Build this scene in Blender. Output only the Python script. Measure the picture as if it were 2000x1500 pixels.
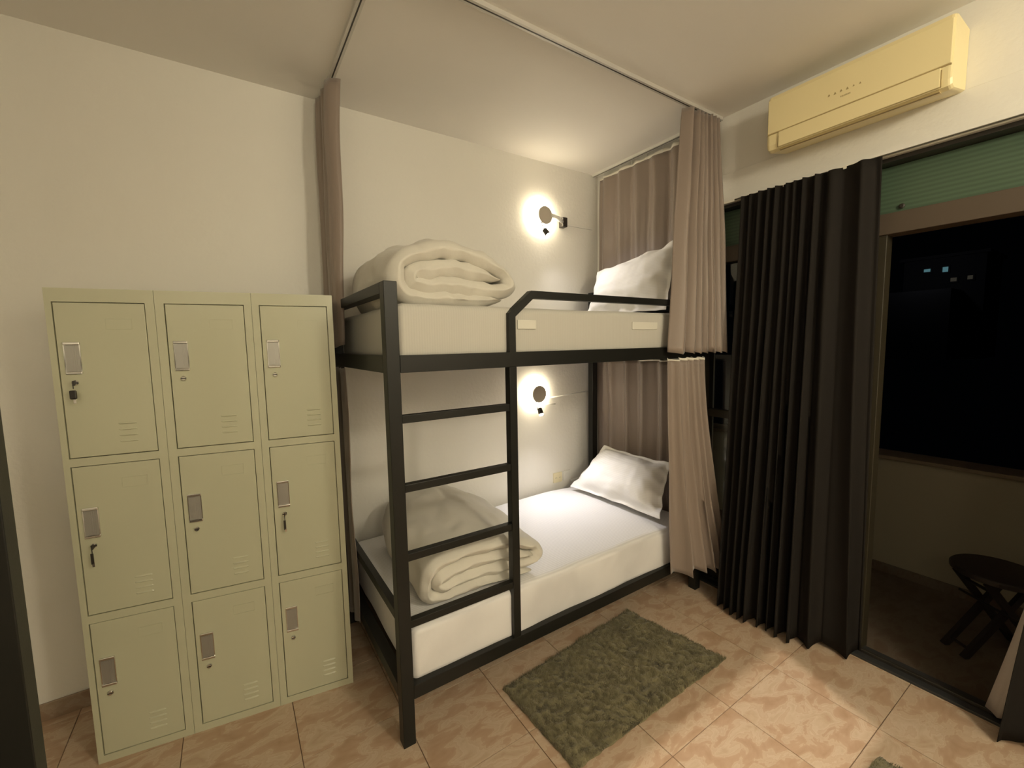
import bpy, bmesh, math, random
from mathutils import Vector, Matrix, noise
random.seed(7)
C = bpy.context.scene.collection
for o in list(bpy.data.objects): bpy.data.objects.remove(o)
SC = bpy.context.scene

# ------------------------------------------------------------ camera
CAM = Vector((-2.5404, -2.5747, 1.5976)); YAW, PIT, ROL, FPX = .5809, .0937, -.0181, 835.34
f = Vector((math.sin(YAW)*math.cos(PIT), math.cos(YAW)*math.cos(PIT), -math.sin(PIT)))
r = Vector((math.cos(YAW), -math.sin(YAW), 0)); u = r.cross(f)
c_, s_ = math.cos(ROL), math.sin(ROL)
r2 = c_*r + s_*u; u2 = -s_*r + c_*u
cam = bpy.data.cameras.new('camera'); cam.sensor_width = 36; cam.sensor_fit = 'HORIZONTAL'
cam.lens = FPX/2000*36; cam.clip_start = .02; cam.clip_end = 500
co = bpy.data.objects.new('camera', cam); C.objects.link(co)
m = Matrix((r2, u2, -f)).transposed().to_4x4(); m.translation = CAM
co.matrix_world = m; SC.camera = co

# ------------------------------------------------------------ world, light, exposure
w = bpy.data.worlds.new('night'); SC.world = w; w.use_nodes = True
w.node_tree.nodes['Background'].inputs[0].default_value = (.012, .016, .022, 1)
w.node_tree.nodes['Background'].inputs[1].default_value = .02
SC.view_settings.view_transform = 'Standard'; SC.view_settings.look = 'None'
SC.view_settings.exposure = 0; SC.view_settings.gamma = 1; SC.view_settings.use_curve_mapping = False

def light(name, kind, loc, energy, col, **kw):
    l = bpy.data.lights.new(name, kind); l.energy = energy; l.color = col
    sc = kw.pop('scale', None); tgt = kw.pop('target', None)
    for k, v in kw.items(): setattr(l, k, v)
    o = bpy.data.objects.new(name, l); C.objects.link(o); o.location = loc
    if tgt is not None:
        z = (Vector(loc)-Vector(tgt)).normalized(); x = Vector((1, 0, 0)); x = (x - z*x.dot(z)).normalized(); y = z.cross(x)
        M = Matrix((x, y, z)).transposed().to_4x4(); M.translation = Vector(loc)
        if sc: M = M @ Matrix.Diagonal((sc[0], sc[1], 1, 1))
        o.matrix_world = M
    return o
WARM = (1, .90, .68)
# unseen fill lights behind the camera, in place of the other bunks' lamps
light('room_fill', 'POINT', (-3.7, -3.6, 2.4), 15, WARM, shadow_soft_size=.2)
light('room_fill', 'POINT', (-2.3, -4.3, 2.4), 30, WARM, shadow_soft_size=.2)
light('room_fill', 'POINT', (-1.25, -3.75, 2.6), 72, WARM, shadow_soft_size=.12)  # fill added to brighten the ceiling, lintel and air conditioner
# added unseen spot for the bright floor patch; box and slot built further down
SPOT = (-1.9, -3.35, 2.80)
light('patch_fill_spot', 'SPOT', SPOT, 235, (1, .86, .70), shadow_soft_size=.005, target=(-1.1, -1.8, 0), spot_size=math.radians(60), spot_blend=.1)

# ------------------------------------------------------------ materials
def mat(name, col, rough=.6, metal=0, bump=0, bscale=200, spec=None, emis=None, estr=0, var=0, vscale=3, sheen=0, alpha=None, trans=0, coat=0):
    m = bpy.data.materials.new(name); m.use_nodes = True; nt = m.node_tree; b = nt.nodes['Principled BSDF']
    b.inputs['Base Color'].default_value = (*col, 1); b.inputs['Roughness'].default_value = rough
    b.inputs['Metallic'].default_value = metal
    if spec is not None: b.inputs['Specular IOR Level'].default_value = spec
    if emis: b.inputs['Emission Color'].default_value = (*emis, 1); b.inputs['Emission Strength'].default_value = estr
    if sheen: b.inputs['Sheen Weight'].default_value = sheen
    if trans: b.inputs['Transmission Weight'].default_value = trans
    if coat: b.inputs['Coat Weight'].default_value = coat
    tc = nt.nodes.new('ShaderNodeTexCoord')
    n = nt.nodes.new('ShaderNodeTexNoise'); n.inputs['Scale'].default_value = vscale; n.inputs['Detail'].default_value = 5
    nt.links.new(tc.outputs['Object'], n.inputs['Vector'])
    mx = nt.nodes.new('ShaderNodeMix'); mx.data_type = 'RGBA'
    v = var or .03
    mx.inputs[6].default_value = (*[c*(1-v) for c in col], 1); mx.inputs[7].default_value = (*[min(1, c*(1+v)) for c in col], 1)
    nt.links.new(n.outputs['Fac'], mx.inputs[0]); nt.links.new(mx.outputs[2], b.inputs['Base Color'])
    if bump:
        n2 = nt.nodes.new('ShaderNodeTexNoise'); n2.inputs['Scale'].default_value = bscale; n2.inputs['Detail'].default_value = 4
        nt.links.new(tc.outputs['Object'], n2.inputs['Vector'])
        bp = nt.nodes.new('ShaderNodeBump'); bp.inputs['Strength'].default_value = bump; bp.inputs['Distance'].default_value = .004
        nt.links.new(n2.outputs['Fac'], bp.inputs['Height']); nt.links.new(bp.outputs['Normal'], b.inputs['Normal'])
    return m
def striped(name, col, axis, freq, rough=.7, amt=.06, wr=.35):
    m = mat(name, col, rough, bump=wr, bscale=14, sheen=.15)
    nt = m.node_tree; b = nt.nodes['Principled BSDF']
    tc = nt.nodes.new('ShaderNodeTexCoord'); w = nt.nodes.new('ShaderNodeTexWave'); w.bands_direction = axis
    w.inputs['Scale'].default_value = freq; w.inputs['Distortion'].default_value = .3
    nt.links.new(tc.outputs['Object'], w.inputs['Vector'])
    src = b.inputs['Base Color'].links[0].from_socket
    mx = nt.nodes.new('ShaderNodeMix'); mx.data_type = 'RGBA'; mx.blend_type = 'MULTIPLY'
    mx.inputs[0].default_value = 1
    cr = nt.nodes.new('ShaderNodeMapRange'); cr.inputs[3].default_value = 1-amt; cr.inputs[4].default_value = 1
    nt.links.new(w.outputs['Fac'], cr.inputs[0]); nt.links.new(src, mx.inputs[6]); nt.links.new(cr.outputs[0], mx.inputs[7])
    nt.links.new(mx.outputs[2], b.inputs['Base Color'])
    return m
M = {}
M['wall'] = mat('wall_paint', (.80, .775, .71), .6, bump=.4, bscale=45, var=.015)
M['ceiling'] = mat('ceiling_paint', (.89, .86, .81), .7, bump=.1, bscale=60, var=.015)
M['black'] = mat('black_paint', (.010, .010, .008), .42, spec=.35, bump=.05, bscale=300)
M['locker'] = mat('locker_enamel', (.52, .52, .375), .28, var=.02, vscale=1.5, bump=.04, bscale=3)
M['lockerdark'] = mat('locker_gap', (.13, .12, .08), .6)
M['chrome'] = mat('chrome', (.75, .74, .72), .12, 1)
M['greymetal'] = mat('grey_plate', (.42, .41, .38), .35, .6)
M['dark'] = mat('dark_plastic', (.03, .025, .02), .4)
M['taupe'] = mat('taupe_satin', (.265, .208, .172), .5, bump=.15, bscale=300, var=.04, vscale=6, sheen=.3)
M['navy'] = mat('dark_curtain', (.017, .0145, .0125), .85, bump=.1, bscale=300, spec=.15)
M['tape'] = mat('header_tape', (.80, .76, .66), .7)
M['alu'] = mat('track_alu', (.66, .64, .60), .4, .3)
M['whiteplastic'] = mat('white_plastic', (.78, .76, .70), .35)
M['ac'] = mat('yellowed_plastic', (.86, .74, .42), .35, var=.03)
M['acline'] = mat('ac_seam', (.40, .30, .13), .6)
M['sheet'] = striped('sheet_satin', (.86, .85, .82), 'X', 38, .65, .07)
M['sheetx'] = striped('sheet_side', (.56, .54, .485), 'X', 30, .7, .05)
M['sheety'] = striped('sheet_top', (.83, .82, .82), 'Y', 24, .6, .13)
M['duvet'] = mat('duvet_cotton', (.66, .63, .56), .8, bump=1, bscale=14, var=.02, sheen=.2)
M['pillow'] = striped('pillow_cotton', (.88, .86, .82), 'Z', 32, .7, .06, .5)
M['label'] = mat('mattress_label', (.70, .68, .60), .6)
M['beigeplastic'] = mat('beige_socket', (.80, .72, .48), .4)
M['green'] = striped('shutter_box_green', (.075, .125, .075), 'Z', 16, .5, .25, .2)
M['beam'] = mat('beam_brown', (.085, .062, .042), .6)
M['frame'] = mat('door_frame_brown', (.035, .028, .015), .5)
M['parapet'] = mat('parapet_paint', (.28, .24, .17), .8, bump=.2, bscale=60)
M['coping'] = mat('coping_stone', (.16, .12, .08), .7, bump=.6, bscale=40, var=.3, vscale=20)
M['wood'] = mat('stool_wood', (.022, .015, .012), .5, bump=.2, bscale=40)
M['sheer'] = mat('sheer', (.62, .56, .52), .8, bump=.2, bscale=100)
M['grout'] = mat('grout', (.22, .15, .10), .9)
M['hill'] = mat('far_masonry', (.12, .12, .12), .9, bump=1, bscale=2)
M['threshold'] = mat('threshold_alu', (.05, .05, .05), .45, .3)
M['glass'] = mat('door_glass', (.9, .95, .95), .02, trans=1)
M['lamp'] = mat('led_ring', (1, .9, .7), .5, emis=(1, .88, .66), estr=20)
M['lens'] = mat('spot_lens', (1, .95, .85), .5, emis=(1, .92, .8), estr=30)
M['disc'] = mat('lamp_disc', (.50, .44, .36), .5)
M['farlight'] = mat('far_lit_window', (.1, .2, .22), .5, emis=(.35, .8, .9), estr=.16)
M['farlight2'] = mat('far_lit_window_warm', (.1, .1, .1), .5, emis=(.8, .7, .5), estr=.03)

def marble(name, dark=1.):
    m = bpy.data.materials.new(name); m.use_nodes = True; nt = m.node_tree; b = nt.nodes['Principled BSDF']
    b.inputs['Roughness'].default_value = .42
    tc = nt.nodes.new('ShaderNodeTexCoord'); oi = nt.nodes.new('ShaderNodeObjectInfo')
    mp = nt.nodes.new('ShaderNodeMapping'); mp.inputs['Rotation'].default_value = (0, 0, .9); mp.inputs['Scale'].default_value = (1.0, 2.0, 1)
    cb = nt.nodes.new('ShaderNodeCombineXYZ'); mu = nt.nodes.new('ShaderNodeMath'); mu.operation = 'MULTIPLY'; mu.inputs[1].default_value = 40
    nt.links.new(oi.outputs['Random'], mu.inputs[0]); nt.links.new(mu.outputs[0], cb.inputs[0]); nt.links.new(mu.outputs[0], cb.inputs[2])
    nt.links.new(tc.outputs['Object'], mp.inputs['Vector'])
    ad = nt.nodes.new('ShaderNodeVectorMath'); ad.operation = 'ADD'
    nt.links.new(mp.outputs[0], ad.inputs[0]); nt.links.new(cb.outputs[0], ad.inputs[1])
    n = nt.nodes.new('ShaderNodeTexNoise'); n.inputs['Scale'].default_value = 8.5; n.inputs['Detail'].default_value = 5
    n.inputs['Roughness'].default_value = .5; n.inputs['Distortion'].default_value = .6
    nt.links.new(ad.outputs[0], n.inputs['Vector'])
    cr = nt.nodes.new('ShaderNodeValToRGB'); e = cr.color_ramp
    P = [(.25, (.44, .29, .18)), (.40, (.50, .34, .225)), (.475, (.53, .37, .25)), (.49, (.60, .455, .325)), (.55, (.56, .41, .285)), (.56, (.625, .485, .355)), (.66, (.55, .41, .28)), (.75, (.49, .33, .22))]
    while len(e.elements) < len(P): e.elements.new(.5)
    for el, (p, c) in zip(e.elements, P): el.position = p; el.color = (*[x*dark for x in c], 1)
    nt.links.new(n.outputs['Fac'], cr.inputs[0]); nt.links.new(cr.outputs[0], b.inputs['Base Color'])
    return m
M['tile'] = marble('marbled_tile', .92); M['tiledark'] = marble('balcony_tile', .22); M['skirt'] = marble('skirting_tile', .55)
def rugmat():
    m = mat('shag', (.19, .165, .088), .95, var=.45, vscale=9, sheen=.3, bump=.6, bscale=120)
    return m
M['rug'] = rugmat()

# ------------------------------------------------------------ mesh helpers
def obj(name, bm, m, parent=None, smooth=False):
    me = bpy.data.meshes.new(name)
    bmesh.ops.recalc_face_normals(bm, faces=bm.faces[:])
    if smooth:
        for fc in bm.faces: fc.smooth = True
    bm.to_mesh(me); bm.free()
    if m: me.materials.append(m)
    o = bpy.data.objects.new(name, me); C.objects.link(o)
    if parent: o.parent = parent
    return o
def thing(name, label, cat, loc=(0, 0, 0), group=None, rz=0):
    o = bpy.data.objects.new(name, None); C.objects.link(o); o.location = loc; o.rotation_euler.z = rz
    o['label'] = label; o['category'] = cat
    if group: o['group'] = group
    o.empty_display_size = .1
    return o
def tag(o, label, cat, group=None):
    o['label'] = label; o['category'] = cat
    if group: o['group'] = group
    return o
def struct(o): o['kind'] = 'structure'; return o
def bx(bm, x0, x1, y0, y1, z0, z1, bev=0):
    vs = [bm.verts.new((x, y, z)) for x in (x0, x1) for y in (y0, y1) for z in (z0, z1)]
    F = [(0, 1, 3, 2), (4, 6, 7, 5), (0, 4, 5, 1), (2, 3, 7, 6), (0, 2, 6, 4), (1, 5, 7, 3)]
    fs = [bm.faces.new([vs[i] for i in q]) for q in F]
    if bev:
        es = list({e for q in fs for e in q.edges})
        bmesh.ops.bevel(bm, geom=es, offset=bev, segments=2, affect='EDGES', profile=.5)
def box(name, m, x0, x1, y0, y1, z0, z1, bev=0, parent=None):
    bm = bmesh.new(); bx(bm, x0, x1, y0, y1, z0, z1, bev); return obj(name, bm, m, parent)
def tube(bm, pts, rad, n=10, square=False, cap=True):
    pts = [Vector(p) for p in pts]; rings = []; up = Vector((0, 0, 1))
    for i, p in enumerate(pts):
        d = (pts[min(i+1, len(pts)-1)] - pts[max(i-1, 0)]).normalized()
        a = d.cross(up) if abs(d.z) < .95 else d.cross(Vector((0, 1, 0)))
        a.normalize(); b = a.cross(d); rr = rad[i] if isinstance(rad, (list, tuple)) else rad
        rings.append([bm.verts.new(p + (a*math.cos(2*math.pi*k/n) + b*math.sin(2*math.pi*k/n))*rr) for k in range(n)])
    for A, B in zip(rings, rings[1:]):
        for k in range(n): bm.faces.new((A[k], A[(k+1) % n], B[(k+1) % n], B[k]))
    if cap: bm.faces.new(rings[0]); bm.faces.new(rings[-1][::-1])
def lathe(bm, prof, n=32, M_=None):
    rings = []
    for rr, z in prof:
        rings.append([bm.verts.new((rr*math.cos(2*math.pi*k/n), rr*math.sin(2*math.pi*k/n), z)) for k in range(n)])
    for A, B in zip(rings, rings[1:]):
        for k in range(n): bm.faces.new((A[k], A[(k+1) % n], B[(k+1) % n], B[k]))
    bm.faces.new(rings[0]); bm.faces.new(rings[-1][::-1])
    if M_: bmesh.ops.transform(bm, matrix=M_, verts=bm.verts[:])
def beam(bm, a, b, wv, hv):
    """square bar from a to b with half vectors wv, hv"""
    a, b, wv, hv = map(Vector, (a, b, wv, hv)); q = []
    for p in (a, b): q.append([bm.verts.new(p + s*wv + t*hv) for s, t in ((-1, -1), (1, -1), (1, 1), (-1, 1))])
    for k in range(4): bm.faces.new((q[0][k], q[0][(k+1) % 4], q[1][(k+1) % 4], q[1][k]))
    bm.faces.new(q[0]); bm.faces.new(q[1][::-1])

# ------------------------------------------------------------ room shell
H = 2.91; XL, YF = -4.5, -4.8; HW = 2.405
struct(box('wall_back', M['wall'], XL, .25, 0, .15, -.05, H))
struct(box('wall_left', M['wall'], XL-.15, XL, YF, .15, -.05, H))
struct(box('wall_front', M['wall'], XL, .25, YF-.15, YF, -.05, H))
bm = bmesh.new(); bx(bm, 0, .22, -.90, 0, -.05, H); bx(bm, 0, .22, YF, -3.3, -.05, H); bx(bm, .002, .22, -3.3, -.90, 2.58, H)
struct(obj('wall_right', bm, M['wall']))
bm = bmesh.new(); bx(bm, -.008, .16, -3.3, -.90, HW, 2.58, .003)
struct(obj('trim_1', bm, M['wall']))
struct(box('ceiling', M['ceiling'], XL-.15, .25, YF-.15, .15, H, H+.1))
floor = struct(box('floor', M['grout'], XL, 0.0, YF, 0, -.06, -.004))
# tiles: 40 cm grid
bm = bmesh.new(); g = .0015; T = .3975; bx(bm, g, T-g, g, T-g, -.010, 0, .0012); tme = obj('tile', bm, M['tile'], floor)
tiles0 = tme; first = True
for i in range(-8, 7):
    for j in range(-9, 5):
        x = -1.613 + i*T; y = -1.2420 + j*T
        if x+T > 0.0 or x < XL-.01 or y+T > .0 or y < -3.6: continue
        if first: t = tiles0; first = False
        else: t = tiles0.copy(); C.objects.link(t)
        t.location = (x, y, 0)
# cut tiles along the walls
for j in range(-9, 5):
    y = -1.2420 + j*T
    x = -1.613 + 4*T
    if y+T > 0 or y < -3.6: continue
    bm = bmesh.new(); bx(bm, g, -x-.001, g, T-g, -.010, 0, .0012); t = obj('tile', bm, M['tile'], floor); t.location = (x, y, 0)
for i in range(-7, 5):
    x = -1.613 + i*T; y = -1.242 + 3*T; xe = min(T-g, -x-.001)
    bm = bmesh.new(); bx(bm, g, xe, g, -y-.001, -.010, 0, .0012); t = obj('tile', bm, M['tile'], floor); t.location = (x, y, 0)
rest = box('tile', M['tile'], XL, -.002, YF, -3.63, -.010, 0, .001, floor)
# skirting tiles
sk = struct(box('baseboard_back', M['skirt'], XL, -.001, -.010, 0.0, 0, .078, .002))
struct(box('baseboard_right', M['skirt'], -.010, 0, -.90, -.012, 0, .078, .002))

# ------------------------------------------------------------ balcony door and outside
d = bpy.data.objects.new('door_1', None); C.objects.link(d); d['kind'] = 'structure'; d.location = (.1, -1.4, 0)
def dpart(name, m, *a, bev=.003):
    o = box(name, m, *a, bev); o.parent = d; o.location = (-.1, 1.4, 0); return o
dpart('frame', M['frame'], .06, .13, -1.83, -1.765, .0, 2.075)
dpart('frame', M['frame'], .03, .14, -.94, -.90, 0, 2.386)
dpart('frame', M['frame'], .07, .12, -1.77, -.94, .0, .07)
dpart('frame', M['frame'], .07, .12, -1.77, -.94, 1.1, 1.15)
dpart('beam', M['beam'], .05, .15, -3.3, -.94, 2.072, 2.168)
dpart('glass_pane', M['glass'], .092, .098, -1.77, -.94, .07, 2.072, bev=0)
sb = dpart('shutter_box', M['green'], .085, .15, -3.3, -.94, 2.168, 2.385)
bm = bmesh.new(); lathe(bm, [(.011, 0), (.011, .006), (.007, .008)], 14, Matrix.Translation((-.018, -.47, 2.195)) @ Matrix.Rotation(-math.pi/2, 4, 'Y'))
k = obj('screw_cap', bm, M['dark']); k.parent = sb; k.location = (.1, -1.4, 0)
k.parent = sb
dpart('threshold', M['threshold'], -.012, .105, -3.3, -.90, -.02, .012)
dpart('threshold_rail', M['dark'], .03, .05, -3.3, -.90, .012, .028)
dpart('frame', M['dark'], .012, .16, -3.3, -.90, 2.386, 2.404, bev=0)  # dark strip added over the soffit: its shade and the curtain track as colour
k = dpart('jamb', M['wall'], .0, .2, -3.34, -3.3, 0, HW)
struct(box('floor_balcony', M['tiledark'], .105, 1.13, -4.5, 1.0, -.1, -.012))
pr = struct(box('wall_balcony', M['parapet'], 1.13, 1.27, -4.5, 1.0, -.1, .78))
bm = bmesh.new(); bx(bm, 1.10, 1.31, -4.5, 1.0, .78, .805, .004); struct(obj('trim_2', bm, M['coping']))
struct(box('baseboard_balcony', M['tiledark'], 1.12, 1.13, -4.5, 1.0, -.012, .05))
# far house on the dark slope
fh = thing('house', 'distant dark house with small bluish lit windows beyond the balcony', 'building', (40, 7.2, 2.6))
def fpart(name, m, x0, x1, y0, y1, z0, z1):
    o = box(name, m, x0, x1, y0, y1, z0, z1); o.parent = fh; return o
fpart('wall', M['hill'], 0, 5, -2.9, 1.3, -2.6, 4.5)
fpart('roof', M['hill'], -.3, 5.2, -3.1, 1.5, 4.5, 4.7)
fpart('terrace_wall', M['hill'], -3, 0, -1.9, 1.3, -2.6, 2.1)
for y, z, wd, hh, mm in ((.0, 3.72, .34, .2, 'farlight'), (-.95, 3.66, .28, .34, 'farlight'), (-1.40, 2.9, .3, .25, 'farlight2'), (-2.2, 2.95, .25, .25, 'farlight2')):
    fr = fpart('window', M['hill'], -.08, 0, y-wd/2-.1, y+wd/2+.1, z-hh/2-.1, z+hh/2+.1)
    p = box('pane', M[mm], -.1, -.05, y-wd/2, y+wd/2, z-hh/2, z+hh/2); p.parent = fr
light('house_fill', 'POINT', (35.4, 6.6, 6.6), 9, (.85, .85, 1), shadow_soft_size=.2)  # unseen light added to pick out the house and terrace

# ------------------------------------------------------------ bunk bed
bed = thing('bunk_bed', 'black square-tube metal bunk bed with a four-rung ladder', 'bunk bed', (-1.08, -.55, 0))
def bpart(name, fn, m=None):
    bm = bmesh.new(); fn(bm); o = obj(name, bm, m or M['black']); o.parent = bed; o.location = -bed.location; return o
XB0, XB1, YB0, YB1 = -2.066, -.095, -1.025, -.045
def bbox(name, *a): return bpart(name, lambda b: bx(b, *a, .002))
bbox('post', XB0, XB0+.05, YB0, YB0+.05, 0, 1.832)
bbox('post', XB0, XB0+.05, YB1-.05, YB1, 0, 1.832)
bbox('post', XB1-.05, XB1, YB0, YB0+.05, 0, 1.985)
bbox('post', XB1-.05, XB1, YB1-.05, YB1, 0, 1.985)
ZU0, ZU1 = 1.497, 1.562
for (z0, z1) in ((ZU0, ZU1), (.19, .248)):
    bbox('side_rail', XB0+.05, XB1-.05, YB0, YB0+.045, z0, z1)
    bbox('side_rail', XB0+.05, XB1-.05, YB1-.045, YB1, z0, z1)
    bbox('end_rail', XB0, XB0+.045, YB0+.05, YB1-.05, z0, z1)
    bbox('end_rail', XB1-.045, XB1, YB0+.05, YB1-.05, z0, z1)
bbox('end_guard', XB0, XB0+.05, YB0+.05, YB1-.05, 1.79, 1.832)
bbox('end_guard', XB0, XB0+.03, YB0+.05, YB1-.05, .523, .562)
bbox('end_guard', XB1-.04, XB1, YB0+.05, YB1-.05, 1.79, 1.832)
bbox('ladder_rail', -1.534, -1.496, YB0, YB0+.038, .248, ZU0)
def gr(b):
    P = [(-1.515, 1.56), (-1.515, 1.722), (-1.406, 1.813), (XB1-.05, 1.813)]
    hw = .0165; Y0, Y1 = YB0, YB0+.034
    # mitred bar in the xz plane
    offs = []
    for i, p in enumerate(P):
        p = Vector(p)
        d0 = (p-Vector(P[i-1])).normalized() if i else (Vector(P[1])-p).normalized()
        d1 = (Vector(P[i+1])-p).normalized() if i < len(P)-1 else d0
        n0 = Vector((-d0.y, d0.x)); n1 = Vector((-d1.y, d1.x)); n = (n0+n1).normalized(); offs.append(n*hw/n.dot(n0))
    rings = []
    for p, o in zip(P, offs):
        a = Vector(p)+o; c = Vector(p)-o
        rings.append([b.verts.new((a.x, Y0, a.y)), b.verts.new((a.x, Y1, a.y)), b.verts.new((c.x, Y1, c.y)), b.verts.new((c.x, Y0, c.y))])
    for A, B in zip(rings, rings[1:]):
        for k in range(4): b.faces.new((A[k], A[(k+1) % 4], B[(k+1) % 4], B[k]))
    b.faces.new(rings[0]); b.faces.new(rings[-1][::-1])
bpart('guard_rail', gr)
for z in (1.321, 1.053, .778, .504): bbox('rung', XB0+.05, -1.534, YB0+.004, YB0+.034, z-.0155, z+.0155)
for z in (1.515, .205):
    bpart('slat_deck', lambda b: bx(b, XB0+.046, XB1-.046, YB0+.046, YB1-.046, z, z+.015), M['beam'])

# ------------------------------------------------------------ soft shapes
def rbox(x0, x1, y0, y1, z0, z1, rad, step=.05, puff=.0, seed=0):
    bm = bmesh.new()
    def arr(a, b):
        q = [a, a+rad*.15, a+rad*.4, a+rad*.7, a+rad]; n = max(2, int((b-a-2*rad)/step))
        q += [a+rad+(b-a-2*rad)*i/n for i in range(1, n)]; q += [b-rad, b-rad*.7, b-rad*.4, b-rad*.15, b]; return q
    A = [arr(x0, x1), arr(y0, y1), arr(z0, z1)]; lo = Vector((x0, y0, z0)); hi = Vector((x1, y1, z1)); cache = {}
    def vert(i, j, k):
        key = (i, j, k)
        if key in cache: return cache[key]
        p = Vector((A[0][i], A[1][j], A[2][k]))
        c = Vector([min(max(p[a], lo[a]+rad), hi[a]-rad) for a in range(3)]); dd = p-c
        if dd.length > 1e-9: p = c + dd.normalized()*rad
        nn = noise.noise_vector(p*3.1+Vector((seed, 0, 0)))*.5 + noise.noise_vector(p*9+Vector((seed, 3, 0)))*.2
        p = p + nn*puff
        cache[key] = bm.verts.new(p); return cache[key]
    n = [len(a)-1 for a in A]
    for ax in range(3):
        b_, c2 = [(1, 2), (0, 2), (0, 1)][ax]
        for side in (0, n[ax]):
            for i in range(n[b_]):
                for j in range(n[c2]):
                    q = []
                    for di, dj in ((0, 0), (1, 0), (1, 1), (0, 1)):
                        idx = [0, 0, 0]; idx[ax] = side; idx[b_] = i+di; idx[c2] = j+dj; q.append(vert(*idx))
                    bm.faces.new(q)
    return bm
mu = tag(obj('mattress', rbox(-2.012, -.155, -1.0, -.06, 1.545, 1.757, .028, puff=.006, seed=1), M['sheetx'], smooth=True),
         'thick mattress in a white fitted sheet on the upper bunk deck', 'mattress')
for x0, x1 in ((-1.475, -1.375), (-.735, -.53)):
    l = box('label_patch', M['label'], x0, x1, -1.0068, -1.0022, 1.662, 1.702, .001); l.parent = mu
ml = tag(obj('mattress', rbox(-2.01, -.155, -1.0, -.06, .225, .472, .035, puff=.018, seed=5), M['sheety'], smooth=True),
         'mattress in a white fitted sheet on the lower bunk', 'mattress')

def duvet(name, label, loc, rz, W, D, Hh, seed, lift=0., tb=.0):
    """flattened roll of a thick quilt: a spiral ribbon swept from front to back"""
    h = Hh/8.6
    # spiral centre line (x to the right, z up), local box W x Hh
    L, R = -W/2+h*1.15, W/2-h*1.15; zs = [h, 3.05*h, 5.1*h, 7.3*h]
    pts = []
    def line(x0, z0, x1, z1, n, bulge=0):
        for i in range(n):
            t = i/n; pts.append((x0+(x1-x0)*t, z0+(z1-z0)*t+bulge*math.sin(math.pi*t)))
    def turn(x, z0, z1, dirn, n, ex=1.0):
        zc = (z0+z1)/2; rr = (z1-z0)/2
        for i in range(n):
            t = math.pi*i/n; pts.append((x+dirn*abs(rr)*ex*math.sin(t), zc-rr*math.cos(t)))
    line(R-.9*h, zs[2]-.1*h, L+2.6*h, zs[2]-.1*h, 16, .25*h)
    turn(L+2.6*h, zs[2]-.1*h, zs[1], -1, 8, 1.3)
    line(L+2.6*h, zs[1], R-1.2*h, zs[1]-.2*h, 16, -.15*h)
    turn(R-1.2*h, zs[1]-.2*h, zs[3], 1, 10, 1.05)
    line(R-1.2*h, zs[3]-.2*h, L+1.5*h, zs[3]-.3*h, 18, .95*h)
    turn(L+1.5*h, zs[3]-.3*h, zs[0], -1, 12, .75)
    line(L+1.5*h, zs[0], R-1.0*h, zs[0], 18, 0)
    pts.append((R-1.0*h, zs[0]))
    n = len(pts); bm = bmesh.new(); ny = 26; slices = []
    for s in range(ny+1):
        v = s/ny; y = -D/2 + D*v
        e = min(v, 1-v)*D; q = min(1, e/(h*1.1)); th = h*(.02+.98*math.sqrt(max(0, 1-(1-q)**2)))
        ysh = 0
        A, B = [], []
        for i, (x, z) in enumerate(pts):
            x0, z0 = pts[max(i-1, 0)]; x1, z1 = pts[min(i+1, n-1)]
            d = Vector((x1-x0, z1-z0)).normalized(); nn = Vector((-d.y, d.x))
            ende = min(i, n-1-i)/3.; te = th*min(1, .25+ende*.6) if ende < 1.3 else th
            wr = 1+.10*noise.noise(Vector((x*16, z*16+seed, y*5)))+.08*noise.noise(Vector((x*40, z*30+seed, y*12)))
            wr += .34*noise.noise(Vector((i*.55, v*2.2, seed)))*(1-.6*q) + .30*noise.noise(Vector((i*.9+7, v*9, seed+3)))*(1-q)
            for sgn, LST in ((1, A), (-1, B)):
                p = Vector((x, y, z)) + Vector((nn.x, 0, nn.y))*sgn*te*wr*1.44
                # puckered ends and soft sag
                p.y += .018*noise.noise(Vector((i*.35, seed, 0)))*(1 if v < .5 else -1)*(1-q) + .012*noise.noise(Vector((x*9, y*4, z*9+seed)))
                nv = noise.noise_vector(Vector((x*5+seed, y*5, z*5)))*.015 + noise.noise_vector(Vector((x*16+seed, y*9, z*16)))*.010 + noise.noise_vector(Vector((x*34+seed, y*14, z*34)))*.004
                p += nv
                cr = max(0, 1-abs(noise.noise(Vector((x*9+seed, y*4, z*9+2))))*7)+.7*max(0, 1-abs(noise.noise(Vector((x*19+seed, y*7, z*19+5))))*6)
                p -= Vector((nn.x, 0, nn.y))*sgn*.009*cr
                q2 = 2*p.x/W; k = (1+lift*v)*(1.10-.20*(q2+.28)**2)
                p.z = p.z*k*(1-.10*max(0, v-.72)/.28)
                p.x *= 1-.10*max(0, v-.6)/.4
                if p.z < 0: p.z *= .2
                LST.append(bm.verts.new(p))
        slices.append(A+B[::-1])
    m_ = len(slices[0])
    for P, Q in zip(slices, slices[1:]):
        for k in range(m_): bm.faces.new((P[k], P[(k+1) % m_], Q[(k+1) % m_], Q[k]))
    for S in (slices[0], slices[-1]):
        for k in range(n-1):
            bm.faces.new((S[k], S[k+1], S[m_-2-k], S[m_-1-k]))
    o = obj(name, bm, M['duvet'], smooth=True); o.location = loc; o.rotation_euler.z = rz
    md = o.modifiers.new('s', 'SUBSURF'); md.levels = 1; md.render_levels = 1
    tag(o, label, 'duvet'); return o
duvet('folded_duvet', 'puffy white duvet rolled up at the foot of the upper bunk', (-1.733, -.585, 1.757), 0.0, .53, .76, .228, 3, .28)
duvet('folded_duvet', 'puffy white duvet rolled up on the lower bunk behind the ladder', (-1.61, -.58, .472), -.03, .60, .74, .205, 11, .42)

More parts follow.
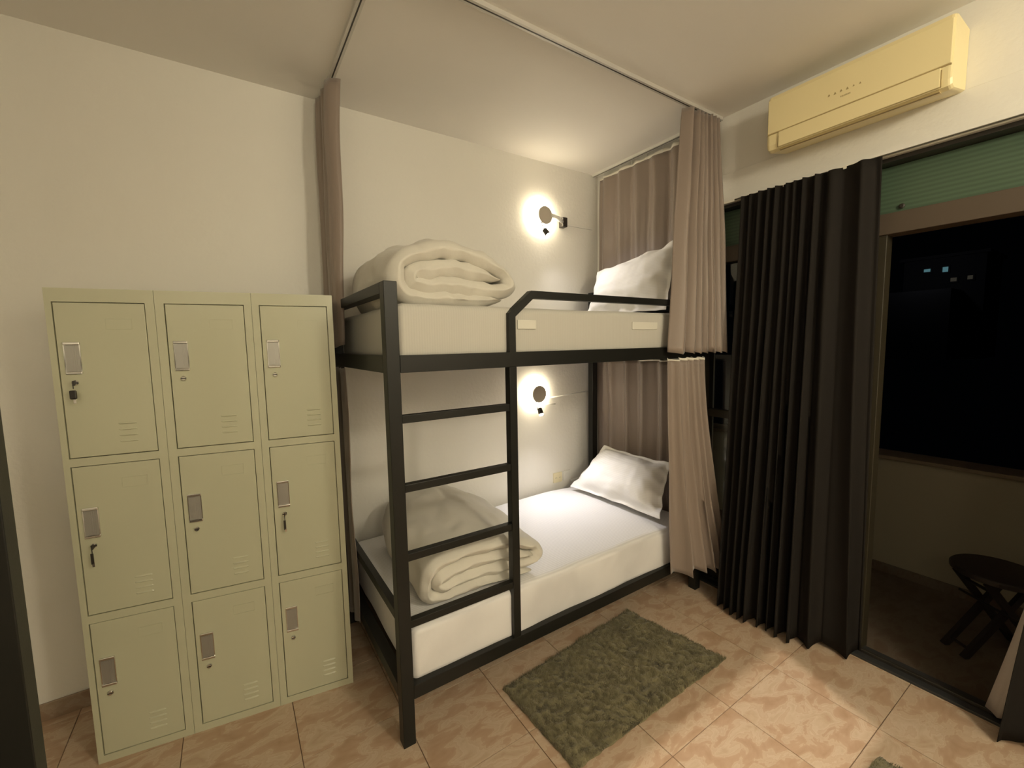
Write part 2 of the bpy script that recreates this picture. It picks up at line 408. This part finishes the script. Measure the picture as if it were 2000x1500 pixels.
def pillow(label, BL, BR, TR, TL, T, seed, sag=0.):
    BL, BR, TR, TL = map(Vector, (BL, BR, TR, TL)); bm = bmesh.new(); N = 44; Mh = 32
    nrm = (BR-BL).cross(TL-BL).normalized(); fr, bk = [], []
    for i in range(N+1):
        a, b = [], []
        for j in range(Mh+1):
            s, t = i/N, j/Mh
            p = BL*(1-s)*(1-t)+BR*s*(1-t)+TR*s*t+TL*(1-s)*t
            U = 2*s-1; V = 2*t-1
            fl = .885  # seam of the flange
            e = max(0, 1-(abs(U)/fl)**3.2)*max(0, 1-(abs(V)/.83)**2.8); th = T*(e**.55)
            p += (p-(BL+BR+TR+TL)/4)*(-.05*(1-abs(U)**2)*(abs(V)**4)-.05*(1-abs(V)**2)*abs(U)**4)
            wr = noise.noise(Vector((s*4+seed, t*4, 1)))*.012+noise.noise(Vector((s*3+seed, t*13, 5)))*.007+noise.noise(Vector((s*16+seed, t*6, 9)))*.005
            flut = noise.noise(Vector((s*7+seed, t*7, 3)))*.026*(1-e)
            off = wr*(e**.3) + flut - sag*(1-V*V)*.0
            wr *= 1.5; wr -= .014*max(0, 1-abs(noise.noise(Vector((s*3+t*2+seed, t*5-s*2, 7))))*7)+.006*max(0, 1-abs(noise.noise(Vector((s*9+seed, t*5+s*4, 17))))*6)
            a.append(bm.verts.new(p + nrm*(th + off + .0025)))
            edge = i in (0, N) or j in (0, Mh)
            b.append(a[-1] if edge else bm.verts.new(p + nrm*(-th*.75 + flut - .0025)))
        fr.append(a); bk.append(b)
    for G in (fr, bk):
        for i in range(N):
            for j in range(Mh):
                q = [G[i][j], G[i+1][j], G[i+1][j+1], G[i][j+1]]
                try: bm.faces.new(q)
                except ValueError: pass
    o = obj('pillow', bm, M['pillow'], smooth=True)
    md = o.modifiers.new('s', 'SUBSURF'); md.levels = 1; md.render_levels = 1
    return tag(o, label, 'pillow')
pillow('white flanged pillow propped up against the curtain on the upper bunk', (-.36, -.24, 1.775), (-.34, -.93, 1.775), (-.155, -.89, 2.235), (-.175, -.17, 2.13), .075, 2)
pillow('plump white pillow leaning at the head of the lower bunk', (-.44, -.14, .50), (-.40, -.955, .50), (-.165, -.855, .80), (-.150, -.225, .80), .105, 8)

# ------------------------------------------------------------ curtains
def path_at(P, t):
    n = len(P)-1; x = min(t*n, n-1e-6); i = int(x); k = x-i; a = Vector(P[i]); b = Vector(P[i+1]); return a.lerp(b, k)
def curtain(name, label, top, bot, zt, zb, folds, a0, a1, flare, seed, m, group=None, tape=None, zbf=None, ztf=None, warp=None):
    N = folds*10; R_ = 40; bm = bmesh.new(); rnd = random.Random(seed); G = []
    ph = rnd.random()*6; ws = [rnd.uniform(-1, 1)*.09*folds for _ in range(6)]; am = [rnd.uniform(.55, 1.2) for _ in range(folds+3)]
    for i in range(N+1):
        t = i/N; col = []
        tw = warp(t) if warp else t
        th = 2*math.pi*folds*tw + sum(w_/(1+k*.5)*math.sin((k+1)*2*math.pi*t+k) for k, w_ in enumerate(ws)) + ph
        kk = t*folds; A = am[int(kk)]*(1-kk % 1)+am[int(kk)+1]*(kk % 1)
        for j in range(R_+1):
            s = j/R_; e = s**flare
            p0 = path_at(top, t); p1 = path_at(bot, t)
            p = p0.lerp(p1, e)
            dv = (path_at(top, min(1, t+.02))-path_at(top, max(0, t-.02))).lerp(path_at(bot, min(1, t+.02))-path_at(bot, max(0, t-.02)), e)
            nv = Vector((-dv.y, dv.x)); nv.normalize(); tv = dv.normalized()
            amp = (a0+(a1-a0)*s)*A
            th2 = th + .5*noise.noise(Vector((t*3, s*1.6, seed)))
            off = amp*math.sin(th2) + amp*.28*math.sin(2*th2+1+seed) + .010*noise.noise(Vector((t*5, s*3, seed+7)))
            shx = amp*.55*math.sin(2*th2)*(.3+.7*s)
            q = p + nv*off + tv*shx*.5
            zbb = zb + (zbf(t) if zbf else 0) + .008*math.sin(th2*1.0)
            ztt = zt + (ztf(t) if ztf else 0) + .002*math.sin(th2)
            col.append(bm.verts.new((q.x, q.y, ztt+(zbb-ztt)*s)))
        G.append(col)
    for i in range(N):
        for j in range(R_): bm.faces.new((G[i][j], G[i+1][j], G[i+1][j+1], G[i][j+1]))
    tops = [v.co.copy() for v in (c[0] for c in G)]
    o = obj(name, bm, m, smooth=True)
    md = o.modifiers.new('t', 'SOLIDIFY'); md.thickness = .0025; md.offset = 0
    tag(o, label, 'curtain', group)
    if tape:
        tb = bmesh.new(); rows = [[], []]
        for q in tops:
            dz = .006*math.sin(q.y*60+q.x*60)
            rows[0].append(tb.verts.new((q.x-.003*0, q.y, q.z+tape+dz))); rows[1].append(tb.verts.new((q.x, q.y, q.z-.004)))
        for i in range(len(tops)-1): tb.faces.new((rows[0][i], rows[0][i+1], rows[1][i+1], rows[1][i]))
        tp = obj('header_tape', tb, M['tape'], o, smooth=True); mm = tp.modifiers.new('t', 'SOLIDIFY'); mm.thickness = .003; mm.offset = 0
    return o, tops
def hooks(o, tops, every, z1):
    for i in range(3, len(tops), every):
        q = tops[i]; bm = bmesh.new(); tube(bm, [(q.x, q.y, q.z-.005), (q.x, q.y, q.z+.012), (q.x, q.y, z1)], .0028, 6); obj('hook', bm, M['whiteplastic'], o)
curtain('bed_curtain', 'gathered taupe curtain hanging from the ceiling at the foot of the upper bunk', [(-2.062, -.028), (-2.045, -.30)], [(-2.088, -.05), (-2.086, -.33)],
        2.885, 1.60, 3, .028, .020, .8, 3, M['taupe'])
curtain('bed_curtain', 'narrow taupe curtain hanging behind the locker at the foot of the lower bunk', [(-2.083, -.06), (-2.083, -.40)], [(-2.083, -.08), (-2.083, -.42)],
        1.492, .19, 4, .008, .008, 1, 9, M['taupe'])
o, t = curtain('bed_curtain', 'flat taupe curtain along the wall behind the upper pillow', [(-.055, -.075), (-.055, -.97)], [(-.05, -.055), (-.05, -.98)],
        2.848, 1.62, 6, .016, .022, .5, 21, M['taupe'], tape=.014)
hooks(o, t, 9, 2.885)
o, t = curtain('bed_curtain', 'pleated taupe curtain behind the pillow of the lower bunk', [(-.05, -.03), (-.05, -.96)], [(-.052, -.06), (-.052, -.97)],
        1.462, .28, 6, .020, .018, .6, 33, M['taupe'], tape=.012)
curtain('bed_curtain', 'gathered taupe curtain hanging from the ceiling at the open corner of the upper bunk', [(-.345, -1.030), (-.2, -1.036), (-.045, -1.052)], [(-.505, -1.085), (-.28, -1.105), (-.035, -1.14)],
        2.885, 1.53, 7, .030, .034, .9, 41, M['taupe'], warp=lambda t: t*.5 if t < .3 else .15+(t-.3)*1.214)
o, t = curtain('bed_curtain', 'gathered taupe curtain hanging below the upper rail by the lower pillow', [(-.49, -1.052), (-.17, -1.058)], [(-.47, -1.09), (-.20, -1.125), (-.02, -1.155)],
        1.488, .20, 5, .018, .034, 1.5, 57, M['taupe'], tape=.010, warp=lambda t: t*.6 if t < .35 else .21+(t-.35)*1.215, zbf=lambda t: .03-.05*t)
curtain('window_curtain', 'long dark curtain covering the left part of the balcony door', [(-.075, -1.205), (-.075, -1.50), (-.07, -1.83)],
        [(-.17, -1.20), (-.18, -1.38), (-.15, -1.62), (-.005, -1.865)], 2.398, .02, 11, .020, .042, 1.1, 63, M['navy'], warp=lambda t: t*1.2 if t < .70 else .84+(t-.70)*.5)
curtain('window_curtain', 'dark curtain at the right edge of the balcony door', [(-.075, -2.62), (-.075, -3.2)],
        [(-.10, -2.325), (-.10, -3.15)], 2.388, .02, 7, .02, .035, .55, 77, M['navy'])
curtain('sheer_curtain', 'pale sheer curtain swinging over the balcony threshold at the right', [(.035, -2.55), (.035, -3.1)],
        [(.035, -2.262), (.035, -2.9)], 2.36, .03, 5, .012, .022, 1.37, 81, M['sheer'])

# curtain tracks
def track(name, label, segs):
    t = thing(name, label, 'curtain rail', segs[0][0])
    for a, b in segs:
        bm = bmesh.new(); a = Vector(a); b = Vector(b); d = (b-a).normalized(); n = d.cross(Vector((0, 0, 1)))
        beam(bm, a, b, n*.014, Vector((0, 0, .009))); o = obj('rail', bm, M['alu']); o.parent = t; o.location = -t.location
        bm = bmesh.new(); beam(bm, a-Vector((0, 0, .0092)), b-Vector((0, 0, .0092)), n*.003, Vector((0, 0, .0004))); q = obj('slot', bm, M['dark']); q.parent = t; q.location = -t.location
    return t
track('ceiling_track', 'slim grey ceiling curtain rail outlining the bunk', [((-2.04, -.01, 2.9009), (-2.04, -1.035, 2.9009)), ((-2.055, -1.035, 2.9009), (-.012, -1.035, 2.9009))])
t = track('ceiling_track', 'white curtain rail on the ceiling over the upper pillow', [((-.055, -.012, 2.9009), (-.055, -1.0, 2.9009))])
t.children[0].data.materials[0] = M['whiteplastic']
t = track('curtain_rail', 'white curtain rail under the lintel of the balcony door', [((-.045, -1.03, 2.412), (-.045, -3.28, 2.412))])
t.children[0].data.materials[0] = M['whiteplastic']
for y0, y1 in ((-1.06, -1.16), (-1.22, -1.31), (-1.40, -1.46), (-1.62, -1.78)):
    tp = box('header_tape', M['tape'], -.062, -.058, y1, y0, 2.390, 2.404, .001, t); tp.location = -t.location

# ------------------------------------------------------------ lockers
LW, LH, LD = .931, 1.823, .36
LO = Vector((-3.071, -.412, 0)); ang = math.atan2(-.141, .920)
lk = thing('locker_cabinet', 'cream-green steel locker cabinet with nine doors', 'locker', LO, rz=ang)
def lbox(name, m, *a, parent=lk, bev=0): return box(name, m, *a, bev, parent)
cols = [(.018, .279), (.336, .598), (.651, .909)]; rows = [(1.208, 1.775), (.603, 1.178), (.030, .572)]
bm = bmesh.new(); bx(bm, 0, LW, .020, LD, 0, LH, .002); obj('body', bm, M['locker'], lk)
# face frame
bm = bmesh.new()
xs = [0, .018, .279, .336, .598, .651, .909, LW]
for a, b in ((0, cols[0][0]), (cols[0][1], cols[1][0]), (cols[1][1], cols[2][0]), (cols[2][1], LW)):
    if b-a > .04:
        mid = (a+b)/2; bx(bm, a, mid-.0006, 0, .0202, .0, LH); bx(bm, mid+.0006, b, 0, .0202, .0, LH)
    else: bx(bm, a, b, 0, .0202, 0, LH)
for (c0, c1) in cols:
    for z0, z1 in ((0, rows[2][0]), (rows[2][1], rows[1][0]), (rows[1][1], rows[0][0]), (rows[0][1], LH)):
        bx(bm, c0, c1, 0, .0202, z0, z1)
obj('face_frame', bm, M['locker'], lk)
hasKey = {(0, 0): 'big', (0, 1): 'small', (2, 1): 'small'}
for ci, (c0, c1) in enumerate(cols):
    for ri, (z0, z1) in enumerate(rows):
        g_ = .0028; bm = bmesh.new(); bx(bm, c0+g_, c1-g_, .001, .017, z0+g_, z1-g_, .0018)
        dr = obj('door', bm, M['locker'], lk)
        zh = z0 + ((.312, .305, .285)[ri] if ci != 2 else (.312, .31, .31)[ri]); xh = c0+.021
        hw_, hh = .042, .108
        # handle: chrome rim with end bars around a flat flap
        bm = bmesh.new(); bx(bm, xh, xh+hw_, -.0005, .002, zh, zh+hh, .0008); plate = obj('handle_plate', bm, M['greymetal'], dr)
        bm = bmesh.new()
        bx(bm, xh-.002, xh+hw_+.002, -.006, .002, zh-.004, zh+.006, .002); bx(bm, xh-.002, xh+hw_+.002, -.006, .002, zh+hh-.006, zh+hh+.004, .002)
        bx(bm, xh-.002, xh+.001, -.003, .002, zh, zh+hh); bx(bm, xh+hw_-.001, xh+hw_+.002, -.003, .002, zh, zh+hh)
        obj('handle', bm, M['chrome'], dr)
        bm = bmesh.new(); n_ = 6
        for i in range(n_):
            a0, a1 = i/n_, (i+1)/n_
            x0_, x1_ = xh+.004+(hw_-.014)*a0, xh+.004+(hw_-.014)*a1
            bx(bm, x0_, x1_+.0001, -.001-.0035*math.sin(math.pi*(a0+a1)/2), .001, zh+.008, zh+hh-.008)
        obj('pull_flap', bm, M['greymetal'], dr)
        bm = bmesh.new(); lathe(bm, [(.0095, 0), (.0095, .006), (.007, .009), (.007, .0095)], 16, Matrix.Translation((xh+.021, .001, zh-.034)) @ Matrix.Rotation(math.pi/2, 4, 'X'))
        obj('lock', bm, M['chrome'], dr, smooth=False)
        bm = bmesh.new(); bx(bm, xh+.013, xh+.029, -.0090, -.0083, zh-.0355, zh-.0325); obj('key_slot', bm, M['dark'], dr)
        if (ci, ri) in hasKey:
            bg = hasKey[(ci, ri)] == 'big'
            bm = bmesh.new(); bx(bm, xh+.0195, xh+.0225, -.024, -.008, zh-.044, zh-.026, .0005)
            tube(bm, [(xh+.021, -.022, zh-.040), (xh+.021, -.022, zh-.055)], .0015, 6)
            if bg: bx(bm, xh+.009, xh+.029, -.026, -.019, zh-.092, zh-.060, .004)
            else: bx(bm, xh+.0155, xh+.0245, -.024, -.021, zh-.098, zh-.056, .0012)
            obj('key', bm, M['dark'], dr)
            bm = bmesh.new(); bx(bm, xh+.018, xh+.026, -.024, -.0215, zh-.108, zh-.092, .0006); obj('key', bm, M['chrome'], dr)
        # louvres and card holder
        xv = c0+(.148 if ci == 0 else .153); wv = .057
        for k in range(4):
            zc = z0+.048+k*.0225; bm = bmesh.new()
            n_ = 10
            vs = []
            for i in range(n_+1):
                a = i/n_; x = xv+wv*a; b_ = math.sin(math.pi*min(1, max(0, a)))**.35 if 0 < a < 1 else 0
                vs.append([bm.verts.new((x, .0012, zc+.007)), bm.verts.new((x, .001-.004*b_, zc+.002)), bm.verts.new((x, .0012, zc-.001))])
            for A, B in zip(vs, vs[1:]):
                for q in range(2): bm.faces.new((A[q], B[q], B[q+1], A[q+1]))
            obj('louvre', bm, M['locker'], dr)
        xc, zc = c0+.140, z1-.098; bm = bmesh.new(); hh2 = .04; ww = .078
        bx(bm, xc, xc+ww, -.0002, .001, zc+hh2-.002, zc+hh2, .0002); bx(bm, xc, xc+.002, -.0002, .001, zc, zc+hh2, .0002); bx(bm, xc+ww-.002, xc+ww, -.0002, .001, zc, zc+hh2, .0002); bx(bm, xc, xc+ww, -.0002, .001, zc, zc+.0015, .0002)
        obj('card_holder', bm, M['locker'], dr)

# ------------------------------------------------------------ added light box behind the camera, slotted to shape the floor patch
sl = thing('patch_light_box', 'unseen added light box shaping the bright patch on the free floor', 'lamp', (SPOT[0], SPOT[1], H))
quad = [(-2.1, -2.055), (-.431, -2.055), (-.262, -1.60), (-.29, -1.575), (-2.1, -1.575)]
ZP = 2.42; kf = (SPOT[2]-ZP)/SPOT[2]
hole = [((qx-SPOT[0])*kf, (qy-SPOT[1])*kf) for qx, qy in quad]
bm = bmesh.new(); cxh = sum(p[0] for p in hole)/5; cyh = sum(p[1] for p in hole)/5
o0, o1, n0, n1 = -.16, .34, -.12, .42
outer = [(o0, n0), (o1, n0), (o1, n1), (o1-.02, n1), (o0, n1)]
inn = [bm.verts.new((x, y, ZP-H)) for x, y in hole]; out = [bm.verts.new((x, y, ZP-H)) for x, y in outer]
for i in range(5): bm.faces.new((inn[i], inn[(i+1) % 5], out[(i+1) % 5], out[i]))
o = obj('patch_mask', bm, M['dark'], sl); md = o.modifiers.new('t', 'SOLIDIFY'); md.thickness = .002
bm = bmesh.new()
for a in ((o0-.004, o0, n0, n1), (o1, o1+.004, n0, n1), (o0, o1, n0-.004, n0), (o0, o1, n1, n1+.004)): bx(bm, *a, ZP-H-.004, 0)
obj('housing', bm, M['dark'], sl)

# ------------------------------------------------------------ wall lamps
RX = Matrix.Rotation(math.pi/2, 4, 'X')
def wall_lamp(label, x, z, spx, spz, tgt, pw):
    L = thing('wall_lamp', label, 'lamp', (x, 0, z), group=None)
    bm = bmesh.new(); lathe(bm, [(.045, .0), (.045, .022), (.04, .025)], 32, RX); obj('back_plate', bm, M['whiteplastic'], L)
    bm = bmesh.new(); lathe(bm, [(.088, .018), (.100, .024), (.102, .036), (.098, .044), (.085, .048)], 40, RX); obj('light_ring', bm, M['lamp'], L, smooth=True)
    bm = bmesh.new(); lathe(bm, [(.055, .048), (.062, .052), (.063, .066), (.059, .070), (.01, .071)], 40, RX); obj('front_disc', bm, M['disc'], L, smooth=False)
    bm = bmesh.new(); P = [(-.03, -.06, -.045), (-.040, -.075, -.075), (-.036, -.088, -.105), (-.022, -.095, -.122)]; tube(bm, P, .0035, 8); obj('gooseneck', bm, M['dark'], L, smooth=True)
    sp = Vector((spx-x, -.10, spz-z)); dr = (Vector(tgt)-Vector((x, 0, z))-sp).normalized()
    bm = bmesh.new(); tube(bm, [sp-dr*.028, sp-dr*.024, sp+dr*.022], [.012, .018, .019], 16); hd = obj('spot_head', bm, M['dark'], L, smooth=False)
    bm = bmesh.new(); tube(bm, [sp+dr*.0221, sp+dr*.029], [.018, .013], 16); obj('spot_lens', bm, M['lens'], hd)
    w0 = Vector((x, 0, z))+sp+dr*.04
    l = light('reading_beam', 'SPOT', w0, pw, (1, .96, 1), shadow_soft_size=.012, spot_size=math.radians(120), spot_blend=1, target=tgt)
    return L
wall_lamp('round backlit wall lamp with a small reading spot above the upper bunk', -.578, 2.515, -.60, 2.385, (-.35, -.45, 1.76), 9)
wall_lamp('round backlit wall lamp with a small reading spot above the lower bunk', -.652, 1.224, -.672, 1.10, (-.72, -.50, .47), 17)
# adapter and cables
pl = thing('power_adapter', 'small black plug box with a white stem beside the upper lamp', 'plug', (-.38, 0, 2.497))
o = box('plug_box', M['dark'], -.022, .022, -.05, 0, -.035, .035, .004, pl)
bm = bmesh.new(); tube(bm, [(-.15, -.075, .022), (-.08, -.07, .008), (-.02, -.040, 0)], [.013, .016, .012], 12); obj('stem', bm, M['whiteplastic'], pl, smooth=True)
tag(box('cable_trunking', M['whiteplastic'], -.355, -.065, -.012, 0, 2.488, 2.503, .001), 'thin white cable duct running right from the upper lamp', 'cable duct')
bm = bmesh.new(); tube(bm, [(-.50, -.006, 1.18), (-.3, -.006, 1.19), (-.09, -.006, 1.203)], .005, 8)
tag(obj('power_cable', bm, M['whiteplastic'], smooth=True), 'thin pale cable running along the wall right of the lower lamp', 'cable')
bm = bmesh.new(); tube(bm, [(-.575, -.012, 1.135), (-.46, -.012, 1.128)], .004, 8)
tag(obj('switch_rod', bm, M['whiteplastic'], smooth=True), 'short pale rod right under the disc of the lower lamp', 'cable')
def socket(label, x, z, w_, h_, m, plug=False):
    S = thing('wall_socket', label, 'socket', (x, 0, z))
    box('plate', m, -w_/2, w_/2, -.010, 0, -h_/2, h_/2, .003, S)
    bm = bmesh.new()
    xs_ = (-.019, .019) if w_ > .075 else (0,)
    for xx in xs_:
        for q in (-.006, .006):
            bx(bm, xx+q-.0015, xx+q+.0015, -.0108, -.009, -.002, .002)
    obj('pin_hole', bm, M['dark'], S)
    bm = bmesh.new(); lathe(bm, [(.021, .009), (.021, .012), (.018, .0125)], 24, RX)
    if plug: obj('plug', bm, M['whiteplastic'], S)
    else: bm.free()
socket('yellowed double wall socket beside the lower pillow', -.437, .538, .086, .078, M['beigeplastic'])
socket('white wall socket next to the yellowed double one', -.346, .540, .068, .078, M['whiteplastic'], True)
tag(box('cable_trunking', M['whiteplastic'], -.305, -.15, -.016, 0, .482, .498, .001), 'white cable duct between the white socket and the bed post', 'cable duct')

# ------------------------------------------------------------ air conditioner
ac = thing('air_conditioner', 'yellowed wall-mounted split air conditioner above the balcony door', 'air conditioner', (0, -1.72, 2.54))
Y0, Y1, AD = -.345, .325, -.19
prof = [(0, .035), (-.16, .000), (-.183, .008), (-.190, .030), (-.192, .24), (-.185, .262), (-.165, .272), (0, .275)]
def acsec(bm, y0, y1, prof, rnd=.012):
    rings = []
    cx, cz = -.1, .14
    for y, k in ((y0, .95), (y0+rnd*.5, .985), (y0+rnd, 1), (y1-rnd, 1), (y1-rnd*.5, .985), (y1, .95)):
        rings.append([bm.verts.new((min(0, cx+(x-cx)*k) if x < -.001 else 0, y, cz+(z-cz)*k)) for x, z in prof])
    n = len(prof)
    for A, B in zip(rings, rings[1:]):
        for i in range(n): bm.faces.new((A[i], A[(i+1) % n], B[(i+1) % n], B[i]))
    bm.faces.new(rings[0]); bm.faces.new(rings[-1][::-1])
bm = bmesh.new(); acsec(bm, Y0, Y1, prof); obj('body', bm, M['ac'], ac)
bm = bmesh.new(); bx(bm, -.1965, -.19, Y0+.004, Y1-.004, .0845, .245, .003); obj('front_panel', bm, M['ac'], ac)
bm = bmesh.new(); bx(bm, -.1955, -.186, Y0+.032, Y1-.055, .010, .0805, .003); fl = obj('air_flap', bm, M['ac'], ac)
bm = bmesh.new(); bx(bm, -.1935, -.189, Y0+.004, Y1-.004, .0800, .0850); bx(bm, -.194, -.188, Y0+.029, Y0+.032, .010, .072); bx(bm, -.194, -.188, Y1-.055, Y1-.052, .010, .064); obj('seam', bm, M['acline'], ac)
bm = bmesh.new(); bx(bm, -.184, -.170, Y0+.035, Y1-.058, -.0035, .006); obj('outlet_slot', bm, M['acline'], ac)
bm = bmesh.new(); bx(bm, -.169, -.15, Y0+.035, Y1-.058, -.0012, .006); obj('outlet_lip', bm, M['ac'], ac)
# printed icons, a row of six, and the small print below
for k in range(6):
    y = -1.663 + 1.72 - k*.0230; z = .150; bm = bmesh.new(); s = .0052 if k < 4 else .004
    vs = [bm.verts.new((-.1968, y+a*s, z+b*s)) for a, b in ([(1, -1), (-1, -1), (-.6, .2), (0, 1.2)] if k % 2 else [(.9, -1), (-.9, -.5), (-.2, 1.1), (.5, .6)])]
    bm.faces.new(vs); q = bmesh.ops.extrude_face_region(bm, geom=bm.faces[:]); bmesh.ops.translate(bm, vec=(.0004, 0, 0), verts=[v for v in q['geom'] if isinstance(v, bmesh.types.BMVert)])
    obj('printed_icon', bm, M['acline'], ac)
bm = bmesh.new()
for k in range(9): bx(bm, -.1968, -.1963, .012-k*.0042-.0026, .012-k*.0042, .122, .1285)
obj('printed_word', bm, M['acline'], ac)

# ------------------------------------------------------------ rugs
def rug(label, A, B, Cc, D, nx, ny, seed, ntuft):
    A, B, Cc, D = [Vector((*p, 0)) for p in (A, B, Cc, D)]; bm = bmesh.new(); rnd = random.Random(seed)
    G = []; cx = (A+B+Cc+D)/4
    for i in range(nx+1):
        col = []
        for j in range(ny+1):
            s, t = i/nx, j/ny; p = A.lerp(B, s).lerp(D.lerp(Cc, s), t)
            e = min(s, 1-s)*nx*.5; e2 = min(t, 1-t)*ny*.5; ed = min(1, e, e2)
            z = .003+ed*(.011+.008*noise.noise(p*9)+.009*noise.noise(p*45+Vector((seed, 0, 0)))+rnd.uniform(-.002, .002))
            p += Vector((noise.noise(p*30), noise.noise(p*30+Vector((5, 5, 5))), 0))*.006
            col.append(bm.verts.new((p.x, p.y, max(.001, z))))
        G.append(col)
    for i in range(nx):
        for j in range(ny): bm.faces.new((G[i][j], G[i+1][j], G[i+1][j+1], G[i][j+1]))
    o = tag(obj('shag_rug', bm, M['rug'], smooth=True), label, 'rug')
    vs, fs = [], []
    for k in range(ntuft):
        s, t = rnd.random(), rnd.random(); p = A.lerp(B, s).lerp(D.lerp(Cc, s), t)
        z = .006+.007*noise.noise(p*9); a = rnd.uniform(0, 6.28)
        lean = Vector((noise.noise(p*14), noise.noise(p*14+Vector((9, 1, 0))), 0))*.020+Vector((rnd.uniform(-1, 1), rnd.uniform(-1, 1), 0))*.005
        wv = Vector((math.cos(a), math.sin(a), 0))*.0017; hh = rnd.uniform(.010, .018)
        b = len(vs); p.z = z; top = p+lean+Vector((0, 0, hh)); vs += [p-wv, p+wv, top]; fs.append((b, b+1, b+2))
    me = bpy.data.meshes.new('pile'); me.from_pydata([tuple(v) for v in vs], [], fs); me.materials.append(M['rug'])
    q = bpy.data.objects.new('pile', me); C.objects.link(q); q.parent = o; q['kind'] = 'stuff'
    return o
rug('worn olive shag rug lying beside the bunk bed', (-1.585, -1.000), (-.665, -.925), (-.565, -1.475), (-1.565, -1.475), 150, 80, 1, 60000)
rug('olive shag rug at the bottom right, only its corner in view', (-1.50, -2.60), (-.60, -2.62), (-.567, -2.083), (-1.52, -2.045), 60, 40, 2, 12000)

# ------------------------------------------------------------ folding stool on the balcony
st = thing('folding_stool', 'dark wooden folding stool with a round top on the balcony', 'stool', (.615, -2.195, -.012))
bm = bmesh.new(); lathe(bm, [(.165, .405), (.175, .412), (.175, .428), (.168, .434), (.02, .434)], 40); obj('seat', bm, M['wood'], st)
dv = Vector((.82, -.57, 0)).normalized(); pv = Vector((-dv.y, dv.x, 0))
for sgn in (1, -1):
    for q, off in ((1, .05), (-1, .075)):
        a = -dv*q*.19 + pv*sgn*off*1.0; b = dv*q*.13 + pv*sgn*off + Vector((0, 0, .405)); bm = bmesh.new()
        ax = (b-a).normalized(); n1 = pv; n2 = ax.cross(n1).normalized()
        beam(bm, a, b, n1*.010, n2*.016); obj('leg', bm, M['wood'], st)
for q, off in ((1, .05), (-1, .075)):
    for tt in (.10, .86):
        a = -dv*q*.19; b = dv*q*.13+Vector((0, 0, .405)); c = a.lerp(b, tt); bm = bmesh.new(); tube(bm, [c-pv*off, c+pv*off], .008, 8); obj('stretcher', bm, M['wood'], st)
bm = bmesh.new(); tube(bm, [-pv*.14+Vector((-dv*.04).to_tuple())+Vector((0, 0, .25)), pv*.14+Vector((-dv*.04).to_tuple())+Vector((0, 0, .25))], .006, 8); obj('pivot', bm, M['wood'], st)

# ------------------------------------------------------------ neighbouring bunk at the left edge
b2 = thing('bunk_bed', 'dark post of a neighbouring bunk bed at the left edge of the picture', 'bunk bed', (-3.42, -2.4, 0))
def b2box(name, m, *a):
    o = box(name, m, *a, .002, b2); o.location = -b2.location; return o
X0, X1, Y0, Y1 = -3.95, -2.905, -3.4, -1.385
for x in (X0, X1-.052):
    for y in (Y0, Y1-.05): b2box('post', M['black'], x, x+.052, y, y+.05, 0, 1.83)
for z0, z1 in ((.19, .248), (1.497, 1.562)):
    for x in (X0, X1-.045): b2box('side_rail', M['black'], x, x+.045, Y0+.05, Y1-.05, z0, z1)
    for y in (Y0, Y1-.045): b2box('end_rail', M['black'], X0+.052, X1-.052, y, y+.045, z0, z1)
    b2box('slat_deck', M['beam'], X0+.05, X1-.05, Y0+.05, Y1-.05, z0+.015, z0+.03)
